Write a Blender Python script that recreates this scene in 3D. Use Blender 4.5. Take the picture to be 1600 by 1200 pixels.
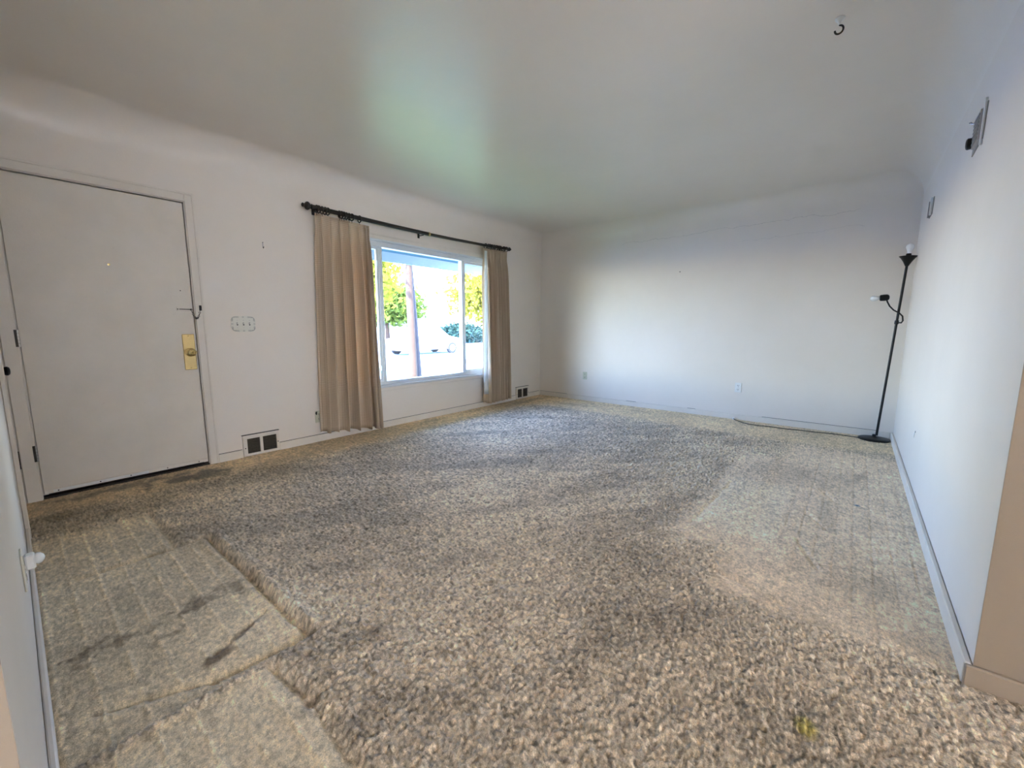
import bpy, math, random
import numpy as np
from mathutils import Vector, Matrix

# ------------------------------------------------------------------ clean
for o in list(bpy.data.objects):
    bpy.data.objects.remove(o, do_unlink=True)
scene = bpy.context.scene
COL = scene.collection
random.seed(7)
rng = np.random.default_rng(11)

# ------------------------------------------------------------------ room measures (metres)
W = 4.382        # front wall (door + window) at y = W
LX = 5.635       # far wall at x = LX
XE = 1.874       # right wall (y = 0) starts here
YE = 1.12        # left wall (x = 0) starts here
ZC = 2.56        # ceiling
RC = 0.22        # cove radius

# ------------------------------------------------------------------ camera
cam_d = bpy.data.cameras.new('camera')
cam = bpy.data.objects.new('camera', cam_d)
COL.objects.link(cam)
_r = Vector((0.636102469, -0.771604438, 0.000489499))
_u = Vector((0.10475463, 0.08698708, 0.99068649))
_f = Vector((0.76446067, 0.63012684, -0.13616184))
m = Matrix((( _r.x, _u.x, -_f.x), (_r.y, _u.y, -_f.y), (_r.z, _u.z, -_f.z))).to_4x4()
m.translation = Vector((0.04416, 0.37494, 1.11846))
cam.matrix_world = m
cam_d.sensor_fit = 'HORIZONTAL'
cam_d.sensor_width = 36.0
cam_d.lens = 647.6545 / 1600.0 * 36.0
cam_d.clip_start = 0.02
cam_d.clip_end = 400
scene.camera = cam

# ------------------------------------------------------------------ world, sun, daylight, exposure
world = bpy.data.worlds.new('sky')
scene.world = world
world.use_nodes = True
wn = world.node_tree
wn.nodes.clear()
wo = wn.nodes.new('ShaderNodeOutputWorld')
wb = wn.nodes.new('ShaderNodeBackground')
sk = wn.nodes.new('ShaderNodeTexSky')
sk.sky_type = 'NISHITA'
sk.sun_disc = False
sk.sun_elevation = math.radians(48)
sk.sun_rotation = math.radians(250)
sk.altitude = 1500
sk.air_density = 1.3
sk.dust_density = 0.6
wb.inputs['Strength'].default_value = 5.0
tint = wn.nodes.new('ShaderNodeMix'); tint.data_type = 'RGBA'; tint.blend_type = 'MULTIPLY'
tint.inputs[0].default_value = 1.0; tint.inputs[7].default_value = (0.88, 0.94, 1.20, 1)
wn.links.new(sk.outputs[0], tint.inputs[6])
wn.links.new(tint.outputs[2], wb.inputs['Color'])
wn.links.new(wb.outputs[0], wo.inputs[0])

sun_d = bpy.data.lights.new('sun', 'SUN')
sun_d.energy = 38.0
sun_d.color = (1.0, 0.93, 0.82)
sun_d.angle = math.radians(0.55)
sun = bpy.data.objects.new('sun', sun_d)
COL.objects.link(sun)
sun.location = (-8, -3, 12)
sun.rotation_euler = (-Vector((-0.72, -0.28, 0.74))).to_track_quat('-Z', 'Y').to_euler()

# portal that guides sky light through the big front window
def portal(name, loc, sx, sy, direction):
    d = bpy.data.lights.new(name, 'AREA')
    d.shape = 'RECTANGLE'; d.size = sx; d.size_y = sy
    d.cycles.is_portal = True
    o = bpy.data.objects.new(name, d); COL.objects.link(o)
    o.location = loc
    o.rotation_euler = Vector(direction).to_track_quat('-Z', 'Z').to_euler()
    return o
portal('window_portal', (3.32, W + 0.16, 1.245), 2.5, 1.56, (0, -1, 0))

portal('fill_window_portal', (-0.8, -3.75, 1.35), 3.2, 1.7, (0, 1, 0))

scene.view_settings.view_transform = 'Standard'
scene.view_settings.look = 'None'
scene.view_settings.gamma = 1.0
scene.view_settings.use_curve_mapping = False
scene.view_settings.exposure = 0.60

# ------------------------------------------------------------------ materials
MATS = {}
class NT:
    def __init__(s, name):
        s.m = bpy.data.materials.new(name); s.m.use_nodes = True
        s.t = s.m.node_tree; s.t.nodes.clear()
        s.out = s.n('ShaderNodeOutputMaterial')
        MATS[name] = s.m
    def n(s, typ, **kw):
        x = s.t.nodes.new(typ)
        for k, v in kw.items(): setattr(x, k, v)
        return x
    def l(s, a, b): s.t.links.new(a, b)
    def coord(s, kind='Object'):
        return s.n('ShaderNodeTexCoord').outputs[kind]
    def noise(s, vec, scale, detail=3, rough=0.55, dist=0.0):
        x = s.n('ShaderNodeTexNoise'); s.l(vec, x.inputs['Vector'])
        x.inputs['Scale'].default_value = scale; x.inputs['Detail'].default_value = detail
        x.inputs['Roughness'].default_value = rough; x.inputs['Distortion'].default_value = dist
        return x.outputs['Fac']
    def ramp(s, fac, stops):
        x = s.n('ShaderNodeValToRGB'); s.l(fac, x.inputs[0])
        e = x.color_ramp.elements
        while len(e) < len(stops): e.new(0.5)
        for i, (p, c) in enumerate(stops):
            e[i].position = p; e[i].color = (c[0], c[1], c[2], 1) if hasattr(c, '__len__') else (c, c, c, 1)
        return x.outputs[0]
    def mix(s, fac, a, b, mode='MIX'):
        x = s.n('ShaderNodeMix', data_type='RGBA', blend_type=mode)
        for k, v in ((0, fac), (6, a), (7, b)):
            if hasattr(v, 'is_linked') or hasattr(v, 'links'): s.l(v, x.inputs[k])
            elif k == 0: x.inputs[0].default_value = v
            else: x.inputs[k].default_value = (v[0], v[1], v[2], 1)
        return x.outputs[2]
    def math(s, op, a, b=None, clamp=False):
        x = s.n('ShaderNodeMath', operation=op); x.use_clamp = clamp
        for i, v in enumerate((a, b)):
            if v is None: continue
            if hasattr(v, 'links'): s.l(v, x.inputs[i])
            else: x.inputs[i].default_value = v
        return x.outputs[0]
    def bsdf(s, color=None, rough=0.5, metal=0.0, spec=0.5, normal=None, **kw):
        b = s.n('ShaderNodeBsdfPrincipled')
        if color is not None:
            if hasattr(color, 'links'): s.l(color, b.inputs['Base Color'])
            else: b.inputs['Base Color'].default_value = (*color, 1)
        if hasattr(rough, 'links'): s.l(rough, b.inputs['Roughness'])
        else: b.inputs['Roughness'].default_value = rough
        b.inputs['Metallic'].default_value = metal
        b.inputs['Specular IOR Level'].default_value = spec
        if normal is not None: s.l(normal, b.inputs['Normal'])
        for k, v in kw.items(): b.inputs[k].default_value = v
        s.l(b.outputs[0], s.out.inputs[0])
        return b
    def bump(s, h, strength=0.2, dist=0.01):
        x = s.n('ShaderNodeBump'); s.l(h, x.inputs['Height'])
        x.inputs['Strength'].default_value = strength; x.inputs['Distance'].default_value = dist
        return x.outputs[0]

def paint(name, col, col2, rough=0.5, scale=1.2, bump=0.10, spec=0.4, grime=0.25):
    t = NT(name); c = t.coord()
    big = t.noise(c, scale, 4, 0.6)
    fine = t.noise(c, 14, 5, 0.6)
    base = t.mix(t.ramp(big, [(0.35, 0), (0.7, 1)]), col, col2)
    spots = t.ramp(t.noise(c, 45, 3, 0.5), [(0.70, 0), (0.80, 1)])
    spots = t.math('MULTIPLY', spots, grime)
    base = t.mix(spots, base, tuple(v * 0.72 for v in col))
    base = t.mix(t.math('MULTIPLY', fine, 0.12), base, tuple(v * 0.85 for v in col2))
    h = t.math('ADD', t.math('MULTIPLY', t.noise(c, 5, 3, 0.5), 0.8), t.math('MULTIPLY', t.noise(c, 90, 4, 0.6), 0.25))
    t.bsdf(base, rough, 0, spec, t.bump(h, bump, 0.02))
    return t

paint('plaster', (0.785, 0.71, 0.625), (0.745, 0.67, 0.58), 0.48, 1.1, 0.12)
paint('ceiling_paint', (0.785, 0.71, 0.625), (0.745, 0.67, 0.58), 0.32, 1.1, 0.10, 0.5, 0.1)
paint('trim_paint', (0.76, 0.69, 0.60), (0.69, 0.62, 0.53), 0.42, 4, 0.10, 0.4, 0.4)
paint('door_paint', (0.72, 0.65, 0.56), (0.66, 0.595, 0.505), 0.45, 3, 0.12, 0.4, 0.3)
paint('plaster_shaded', (0.335, 0.268, 0.20), (0.305, 0.243, 0.18), 0.5, 1.1, 0.12)  # warm shade on the return and hall walls, put into the colour
paint('trim_shaded', (0.355, 0.285, 0.215), (0.31, 0.245, 0.18), 0.45, 4, 0.1, 0.4, 0.4)  # darkened like the return wall: its shade painted into the trim colour
paint('vinyl', (0.66, 0.68, 0.69), (0.62, 0.64, 0.65), 0.35, 3, 0.02, 0.5, 0.0)
paint('plate_ivory', (0.72, 0.69, 0.60), (0.68, 0.65, 0.56), 0.35, 8, 0.02, 0.5, 0.0)
paint('plate_green', (0.58, 0.57, 0.43), (0.54, 0.53, 0.39), 0.35, 8, 0.02, 0.5, 0.0)
paint('plate_white', (0.78, 0.77, 0.74), (0.74, 0.73, 0.70), 0.35, 8, 0.02, 0.5, 0.0)

# far wall: plaster plus hairline cracks
def far_plaster():
    t = NT('plaster_cracked'); c = t.coord()
    big = t.noise(c, 1.1, 4, 0.6)
    base = t.mix(t.ramp(big, [(0.35, 0), (0.7, 1)]), (0.785, 0.71, 0.625), (0.745, 0.67, 0.58))
    base = t.mix(t.math('MULTIPLY', t.noise(c, 14, 5, 0.6), 0.12), base, (0.58, 0.55, 0.50))
    sep = t.n('ShaderNodeSeparateXYZ'); t.l(c, sep.inputs[0])
    y, z = sep.outputs[1], sep.outputs[2]
    wob = t.math('MULTIPLY', t.math('SUBTRACT', t.noise(c, 3.2, 5, 0.65), 0.5), 0.16)
    def crack(z0, slope, ya, yb, amt):
        zz = t.math('ADD', t.math('SUBTRACT', z, t.math('ADD', t.math('MULTIPLY', y, slope), z0)), wob)
        d = t.math('ABSOLUTE', zz)
        k = t.math('SUBTRACT', 1.0, t.math('DIVIDE', d, 0.0035), clamp=True)
        a = t.math('MULTIPLY', t.math('GREATER_THAN', y, ya), t.math('LESS_THAN', y, yb))
        return t.math('MULTIPLY', t.math('MULTIPLY', k, a), amt)
    cr = t.math('ADD', crack(2.30, -0.012, 0.45, 3.0, 0.5), crack(2.14, -0.015, 0.4, 1.5, 0.3), clamp=True)
    base = t.mix(cr, base, (0.33, 0.29, 0.24))
    h = t.math('ADD', t.math('MULTIPLY', t.noise(c, 5, 3, 0.5), 0.8), t.math('MULTIPLY', t.noise(c, 90, 4, 0.6), 0.25))
    t.bsdf(base, 0.48, 0, 0.4, t.bump(h, 0.12, 0.02))
far_plaster()

def simple(name, col, rough=0.5, metal=0.0, spec=0.5, var=0.12, scale=20, bump=0.03, **kw):
    t = NT(name); c = t.coord()
    f = t.noise(c, scale, 4, 0.6)
    base = t.mix(f, tuple(v * (1 - var) for v in col), tuple(min(1, v * (1 + var)) for v in col))
    t.bsdf(base, rough, metal, spec, t.bump(f, bump, 0.005), **kw)
    return t
simple('black_metal', (0.006, 0.006, 0.0065), 0.35, 0.0, 0.3, 0.2)
simple('bronze', (0.030, 0.024, 0.019), 0.38, 0.4, 0.5, 0.3, 60)
simple('brass', (0.62, 0.47, 0.22), 0.25, 1.0, 0.5, 0.15, 30, 0.05)
simple('brass_dark', (0.25, 0.17, 0.06), 0.35, 1.0)
simple('steel', (0.42, 0.40, 0.38), 0.35, 0.9)
simple('aluminium', (0.78, 0.78, 0.76), 0.38, 0.6)
simple('dark_iron', (0.035, 0.028, 0.022), 0.5, 0.5)
simple('vent_dark', (0.085, 0.070, 0.052), 0.7, 0.2, 0.3, 0.5, 80)
simple('void_black', (0.006, 0.006, 0.006), 0.8)
simple('slot_dark', (0.03, 0.025, 0.02), 0.6)
simple('cord_black', (0.012, 0.012, 0.012), 0.5)
simple('bulb_white', (0.88, 0.88, 0.86), 0.15, 0, 0.5, 0.02)
simple('bare_plaster', (0.34, 0.32, 0.29), 0.8, 0, 0.2, 0.25, 40, 0.3)

simple('night_light', (0.85, 0.85, 0.84), 0.25)

def glass(name):
    t = NT(name)
    tr = t.n('ShaderNodeBsdfTransparent'); tr.inputs[0].default_value = (0.95, 0.97, 0.97, 1)
    gl = t.n('ShaderNodeBsdfGlossy'); gl.inputs['Roughness'].default_value = 0.02
    lw = t.n('ShaderNodeLayerWeight'); lw.inputs[0].default_value = 0.5
    fr = t.math('ADD', t.math('MULTIPLY', t.math('POWER', lw.outputs['Facing'], 5.0), 0.6), 0.03)
    mx = t.n('ShaderNodeMixShader')
    t.l(fr, mx.inputs[0]); t.l(tr.outputs[0], mx.inputs[1]); t.l(gl.outputs[0], mx.inputs[2])
    t.l(mx.outputs[0], t.out.inputs[0])
glass('window_glass')
def lining():
    t = NT('lining'); c = t.coord()
    cc = t.mix(t.noise(c, 120, 3), (0.78, 0.78, 0.74), (0.86, 0.86, 0.83))
    d = t.n('ShaderNodeBsdfDiffuse'); t.l(cc, d.inputs[0])
    s2 = t.n('ShaderNodeBsdfTranslucent'); t.l(cc, s2.inputs[0])
    mx = t.n('ShaderNodeMixShader'); mx.inputs[0].default_value = 0.35
    t.l(d.outputs[0], mx.inputs[1]); t.l(s2.outputs[0], mx.inputs[2]); t.l(mx.outputs[0], t.out.inputs[0])
lining()
def shade():
    t = NT('fill_shade_cloth'); c = t.coord()
    cc = t.mix(t.noise(c, 80, 3), (0.90, 0.77, 0.60), (0.94, 0.81, 0.65))
    s2 = t.n('ShaderNodeBsdfTranslucent'); t.l(cc, s2.inputs[0])
    d = t.n('ShaderNodeBsdfDiffuse'); t.l(cc, d.inputs[0])
    mx = t.n('ShaderNodeMixShader'); mx.inputs[0].default_value = 0.92
    t.l(d.outputs[0], mx.inputs[1]); t.l(s2.outputs[0], mx.inputs[2]); t.l(mx.outputs[0], t.out.inputs[0])
shade()

def fabric():
    t = NT('curtain_fabric')
    uv = t.n('ShaderNodeUVMap').outputs[0]
    sep = t.n('ShaderNodeSeparateXYZ'); t.l(uv, sep.inputs[0])
    def lines(v, per, duty):
        fr = t.math('FRACT', t.math('DIVIDE', v, per))
        return t.math('LESS_THAN', fr, duty)
    nz = t.noise(uv, 60, 3, 0.6)
    a = lines(t.math('ADD', sep.outputs[0], t.math('MULTIPLY', nz, 0.004)), 0.017, 0.22)
    b = lines(t.math('ADD', sep.outputs[1], t.math('MULTIPLY', nz, 0.004)), 0.017, 0.22)
    ln = t.math('ADD', t.math('MULTIPLY', a, 0.5), t.math('MULTIPLY', b, 0.7), clamp=True)
    col = t.mix(nz, (0.69, 0.565, 0.42), (0.61, 0.485, 0.35))
    col = t.mix(t.math('MULTIPLY', ln, 0.55), col, (0.38, 0.27, 0.17))
    bs = t.n('ShaderNodeBsdfPrincipled'); t.l(col, bs.inputs['Base Color'])
    bs.inputs['Roughness'].default_value = 0.85; bs.inputs['Specular IOR Level'].default_value = 0.15
    t.l(t.bump(ln, 0.25, 0.002), bs.inputs['Normal'])
    ts = t.n('ShaderNodeBsdfTranslucent')
    tc = t.mix(1.0, col, (1.0, 0.72, 0.36), 'MULTIPLY'); t.l(tc, ts.inputs[0])
    mx = t.n('ShaderNodeMixShader'); mx.inputs[0].default_value = 0.20
    t.l(bs.outputs[0], mx.inputs[1]); t.l(ts.outputs[0], mx.inputs[2]); t.l(mx.outputs[0], t.out.inputs[0])
fabric()

def carpet():
    t = NT('carpet'); c = t.coord()
    at = t.n('ShaderNodeVertexColor', layer_name='yarn')
    sp = t.noise(c, 260, 3, 0.7)
    col = t.mix(t.ramp(sp, [(0.3, 0), (0.7, 1)]), (0.62, 0.62, 0.62), (1.35, 1.33, 1.30))
    col = t.mix(1.0, at.outputs[0], col, 'MULTIPLY')
    b = t.bsdf(col, 0.85, 0, 0.25, t.bump(t.noise(c, 190, 4, 0.7), 0.6, 0.006))
    b.inputs['Sheen Weight'].default_value = 0.15
    b.inputs['Sheen Roughness'].default_value = 0.5
carpet()

# outdoors
simple('grass', (0.066, 0.115, 0.046), 0.9, 0, 0.2, 0.5, 3.0, 0.4)
simple('asphalt', (0.295, 0.345, 0.45), 0.9, 0, 0.2, 0.15, 2.0)
simple('bark', (0.055, 0.033, 0.024), 0.9, 0, 0.2, 0.5, 9, 0.6)
simple('bark_dark', (0.045, 0.040, 0.045), 0.9, 0, 0.2, 0.5, 9, 0.6)
simple('eave_paint', (0.10, 0.20, 0.34), 0.7, 0, 0.2, 0.1, 6)
simple('fascia_paint', (0.34, 0.44, 0.55), 0.7, 0, 0.2, 0.1, 6)
simple('hedge_leaf', (0.012, 0.035, 0.028), 0.8, 0, 0.2, 0.4, 5)
simple('car_paint', (0.55, 0.57, 0.60), 0.25, 0, 0.5, 0.03)
simple('car_glass', (0.02, 0.03, 0.04), 0.08)
simple('tyre', (0.015, 0.015, 0.016), 0.8)
simple('roofing', (0.15, 0.13, 0.12), 0.9)
simple('siding', (0.30, 0.33, 0.36), 0.8)
def leaf(name, col):
    t = NT(name); c = t.coord()
    f = t.noise(c, 1.5, 3, 0.6)
    cc = t.mix(f, tuple(v * 0.6 for v in col), tuple(v * 1.4 for v in col))
    d = t.n('ShaderNodeBsdfDiffuse'); t.l(cc, d.inputs[0])
    s2 = t.n('ShaderNodeBsdfTranslucent'); t.l(cc, s2.inputs[0])
    mx = t.n('ShaderNodeMixShader'); mx.inputs[0].default_value = 0.4
    t.l(d.outputs[0], mx.inputs[1]); t.l(s2.outputs[0], mx.inputs[2]); t.l(mx.outputs[0], t.out.inputs[0])
leaf('leaf_yellow', (0.20, 0.19, 0.025))
leaf('leaf_green', (0.11, 0.15, 0.03))

# ------------------------------------------------------------------ mesh helpers
class MB:
    def __init__(s): s.v = []; s.f = []; s.uv = None
    def quadbox(s, p):
        i = len(s.v); s.v += p
        s.f += [(i, i+3, i+2, i+1), (i+4, i+5, i+6, i+7), (i, i+1, i+5, i+4), (i+1, i+2, i+6, i+5), (i+2, i+3, i+7, i+6), (i+3, i, i+4, i+7)]
        return s
    def box(s, x0, x1, y0, y1, z0, z1, bev=0.0):
        if bev <= 0:
            return s.quadbox([(x0,y0,z0),(x1,y0,z0),(x1,y1,z0),(x0,y1,z0),(x0,y0,z1),(x1,y0,z1),(x1,y1,z1),(x0,y1,z1)])
        b = min(bev, (x1-x0)*.45, (y1-y0)*.45, (z1-z0)*.45)
        i = len(s.v); ids = {}
        X = (x0, x1); Y = (y0, y1); Z = (z0, z1)
        for a in (0,1):
            for c in (0,1):
                for d in (0,1):
                    sx, sy, sz = (b if a == 0 else -b), (b if c == 0 else -b), (b if d == 0 else -b)
                    for ax in range(3):
                        q = [X[a], Y[c], Z[d]]
                        for k, sh in enumerate((sx, sy, sz)):
                            if k != ax: q[k] += sh
                        ids[(a,c,d,ax)] = len(s.v); s.v.append(tuple(q))
        g = ids
        for a in (0,1):
            s.f.append([g[(a,0,0,0)], g[(a,1,0,0)], g[(a,1,1,0)], g[(a,0,1,0)]][::(1 if a else -1)])
            s.f.append([g[(0,a,0,1)], g[(1,a,0,1)], g[(1,a,1,1)], g[(0,a,1,1)]][::(-1 if a else 1)])
            s.f.append([g[(0,0,a,2)], g[(1,0,a,2)], g[(1,1,a,2)], g[(0,1,a,2)]][::(1 if a else -1)])
        for a in (0,1):
            for c in (0,1):
                s.f.append([g[(a,c,0,0)], g[(a,c,1,0)], g[(a,c,1,1)], g[(a,c,0,1)]])
                s.f.append([g[(a,0,c,0)], g[(a,1,c,0)], g[(a,1,c,2)], g[(a,0,c,2)]])
                s.f.append([g[(0,a,c,1)], g[(1,a,c,1)], g[(1,a,c,2)], g[(0,a,c,2)]])
        for a in (0,1):
            for c in (0,1):
                for d in (0,1):
                    s.f.append([g[(a,c,d,0)], g[(a,c,d,1)], g[(a,c,d,2)]])
        return s
    def tube(s, pts, rad, n=12, cap=True):
        pts = [Vector(p) for p in pts]
        if not hasattr(rad, '__len__'): rad = [rad] * len(pts)
        i0 = len(s.v); up = None
        for k, p in enumerate(pts):
            d = (pts[min(k+1, len(pts)-1)] - pts[max(k-1, 0)]).normalized()
            if up is None:
                up = Vector((0,0,1)) if abs(d.z) < 0.9 else Vector((1,0,0))
            a = d.cross(up).normalized(); b = a.cross(d).normalized(); up = b
            for j in range(n):
                t = 2*math.pi*j/n
                s.v.append(tuple(p + (a*math.cos(t) + b*math.sin(t))*rad[k]))
        for k in range(len(pts)-1):
            for j in range(n):
                a = i0+k*n+j; b = i0+k*n+(j+1) % n
                s.f.append((a, b, b+n, a+n))
        if cap:
            s.f.append(tuple(range(i0, i0+n))); s.f.append(tuple(range(i0+(len(pts)-1)*n, i0+len(pts)*n))[::-1])
        return s
    def lathe(s, o, axis, prof, n=20):
        o = Vector(o); ax = Vector(axis).normalized()
        a = ax.cross(Vector((0,0,1)) if abs(ax.z) < .9 else Vector((1,0,0))).normalized(); b = ax.cross(a)
        i0 = len(s.v)
        for (r, h) in prof:
            for j in range(n):
                t = 2*math.pi*j/n
                s.v.append(tuple(o + ax*h + (a*math.cos(t)+b*math.sin(t))*max(r, 1e-4)))
        for k in range(len(prof)-1):
            for j in range(n):
                p = i0+k*n+j; q = i0+k*n+(j+1) % n
                s.f.append((p, q, q+n, p+n))
        s.f.append(tuple(range(i0, i0+n))[::-1]); s.f.append(tuple(range(i0+(len(prof)-1)*n, i0+len(prof)*n)))
        return s
    def torus(s, c, axis, R, r, n=20, k=8, sq=1.0):
        c = Vector(c); ax = Vector(axis).normalized()
        a = ax.cross(Vector((0,0,1)) if abs(ax.z) < .9 else Vector((1,0,0))).normalized(); b = ax.cross(a)
        i0 = len(s.v)
        for i in range(n):
            t = 2*math.pi*i/n; d = a*math.cos(t)*sq + b*math.sin(t)
            for j in range(k):
                q = 2*math.pi*j/k
                s.v.append(tuple(c + d*(R + r*math.cos(q)) + ax*r*math.sin(q)))
        for i in range(n):
            for j in range(k):
                s.f.append((i0+i*k+j, i0+((i+1) % n)*k+j, i0+((i+1) % n)*k+(j+1) % k, i0+i*k+(j+1) % k))
        return s
    def prism(s, poly, vec):
        i = len(s.v); n = len(poly); vec = Vector(vec)
        s.v += [tuple(p) for p in poly] + [tuple(Vector(p)+vec) for p in poly]
        s.f.append(tuple(range(i, i+n))); s.f.append(tuple(range(i+n, i+2*n))[::-1])
        for j in range(n):
            k = (j+1) % n
            s.f.append((i+j, i+n+j, i+n+k, i+k))
        return s
    def build(s, name, mat, parent=None, smooth=False, fix=True):
        me = bpy.data.meshes.new(name)
        off = Vector(parent['_o']) if parent is not None and '_o' in parent else Vector((0,0,0))
        me.from_pydata([tuple(Vector(v)-off) for v in s.v], [], s.f)
        me.validate()
        if fix:
            import bmesh
            bm = bmesh.new(); bm.from_mesh(me)
            bmesh.ops.recalc_face_normals(bm, faces=bm.faces[:])
            bm.to_mesh(me); bm.free()
        o = bpy.data.objects.new(name, me); COL.objects.link(o)
        me.materials.append(MATS[mat])
        if smooth:
            me.polygons.foreach_set('use_smooth', [True]*len(me.polygons))
            try: me.set_sharp_from_angle(angle=math.radians(40))
            except Exception: pass
        if parent is not None:
            o.parent = parent
            o['_o'] = tuple(off)
        return o

def thing(name, label, cat, loc, group=None):
    o = bpy.data.objects.new(name, None); COL.objects.link(o)
    o.location = loc; o['_o'] = tuple(loc); o.empty_display_size = 0.05
    o['label'] = label; o['category'] = cat
    if group: o['group'] = group
    return o
def root(name, loc):
    o = bpy.data.objects.new(name, None); COL.objects.link(o)
    o.location = loc; o['_o'] = tuple(loc); o.empty_display_size = 0.05
    o['kind'] = 'structure'
    return o
def tag(o, label, cat, group=None):
    o['label'] = label; o['category'] = cat
    if group: o['group'] = group
    return o
def struct(o, label=None, cat=None):
    o['kind'] = 'structure'
    if label: o['label'] = label
    if cat: o['category'] = cat
    return o

# ------------------------------------------------------------------ walls
def wall_cells(us, zs, holes):
    for i in range(len(us)-1):
        for j in range(len(zs)-1):
            u, z = (us[i]+us[i+1])/2, (zs[j]+zs[j+1])/2
            if any(a < u < b and c < z < d for a, b, c, d in holes): continue
            yield us[i], us[i+1], zs[j], zs[j+1]
def wall_mesh(us, zs, holes, fn):
    # outer skin only: shared grid, faces of solid cells that border nothing
    us, zs = sorted(us), sorted(zs); b = MB(); idx = {}
    def vid(i, j, k):
        if (i,j,k) not in idx:
            idx[(i,j,k)] = len(b.v); b.v.append(fn(us[i], zs[j], k))
        return idx[(i,j,k)]
    def solid(i, j):
        if i < 0 or j < 0 or i >= len(us)-1 or j >= len(zs)-1: return False
        u, z = (us[i]+us[i+1])/2, (zs[j]+zs[j+1])/2
        return not any(a < u < c and d < z < e for a, c, d, e in holes)
    for i in range(len(us)-1):
        for j in range(len(zs)-1):
            if not solid(i, j): continue
            for k in (0, 1):
                b.f.append((vid(i,j,k), vid(i+1,j,k), vid(i+1,j+1,k), vid(i,j+1,k)))
            if not solid(i-1, j): b.f.append((vid(i,j,0), vid(i,j+1,0), vid(i,j+1,1), vid(i,j,1)))
            if not solid(i+1, j): b.f.append((vid(i+1,j,0), vid(i+1,j+1,0), vid(i+1,j+1,1), vid(i+1,j,1)))
            if not solid(i, j-1): b.f.append((vid(i,j,0), vid(i+1,j,0), vid(i+1,j,1), vid(i,j,1)))
            if not solid(i, j+1): b.f.append((vid(i,j+1,0), vid(i+1,j+1,0), vid(i+1,j+1,1), vid(i,j+1,1)))
    return b
TH = 0.14
DX0, DX1, DZ1 = 0.0865, 1.0047, 2.056      # front door opening
WX0, WX1, WZ0, WZ1 = 2.08, 4.56, 0.475, 2.035   # picture window opening
front_holes = [(DX0, DX1, -1, DZ1), (WX0, WX1, WZ0, WZ1)]
b = wall_mesh([-0.14, DX0, DX1, WX0, WX1, LX+TH], [-0.02, WZ0, WZ1, DZ1, ZC+0.04], front_holes,
              lambda u, z, k: (u, W if k == 0 else W+TH, z))
struct(b.build('wall_front', 'plaster'), 'off white plaster wall with the front door and picture window', 'wall')
b = MB().box(LX, LX+TH, -TH, W, -0.02, ZC+0.04)
struct(b.build('wall_far', 'plaster_cracked'), 'blank off white far wall with hairline cracks near the ceiling', 'wall')
b = MB().box(XE+0.004, LX, -TH, 0.0, -0.02, ZC+0.04)
struct(b.build('wall_right', 'plaster'), 'white right wall behind the floor lamp catching window light', 'wall')
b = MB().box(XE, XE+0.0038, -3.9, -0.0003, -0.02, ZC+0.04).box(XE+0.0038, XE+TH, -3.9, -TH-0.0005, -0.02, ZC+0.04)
struct(b.build('wall_return', 'plaster_shaded'), 'shaded end of the right wall turning into the next room', 'wall')
CY0, CY1, CZ1 = 3.76, 4.29, 2.03           # closet door opening in the left wall
b = wall_mesh([YE, CY0, CY1, W], [-0.02, CZ1, ZC+0.04], [(CY0, CY1, -1, CZ1)], lambda u, z, k: (0.0 if k == 0 else -TH, u, z))
struct(b.build('wall_left', 'plaster'), 'narrow view of left wall beside the closet door', 'wall')
struct(MB().box(-0.62, -TH-0.001, CY0-0.3, W+0.13, -0.05, -0.012).box(-0.66, -0.62, CY0-0.3, W+0.13, -0.05, ZC+0.04).box(-0.62, -TH-0.001, CY0-0.34, CY0-0.3, -0.05, ZC+0.04).box(-0.62, -TH-0.001, W+0.09, W+0.13, -0.012, ZC+0.04).build('wall_closet', 'plaster'), 'inside walls of the closet behind the closet door', 'wall')
# area behind the camera
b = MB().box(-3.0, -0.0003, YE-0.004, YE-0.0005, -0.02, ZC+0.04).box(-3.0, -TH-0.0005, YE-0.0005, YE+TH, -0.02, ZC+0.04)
struct(b.build('wall_hall', 'plaster_shaded'), 'hall wall turning off the near end of the left wall', 'wall')
b = MB().box(-3.14, -3.0, -3.9, YE+TH, -0.02, ZC+0.04)
struct(b.build('wall_side', 'plaster'), 'side wall of the dining area behind the camera', 'wall')
RX0, RX1, RZ0, RZ1 = -2.4, 0.8, 0.5, 2.2
b = wall_mesh([-3.14, RX0, RX1, XE+TH], [-0.02, RZ0, RZ1, ZC+0.04], [(RX0, RX1, RZ0, RZ1)], lambda u, z, k: (u, -3.6 if k == 0 else -3.74, z))
struct(b.build('wall_rear', 'plaster'), 'rear wall of the dining area behind the camera', 'wall')

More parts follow.
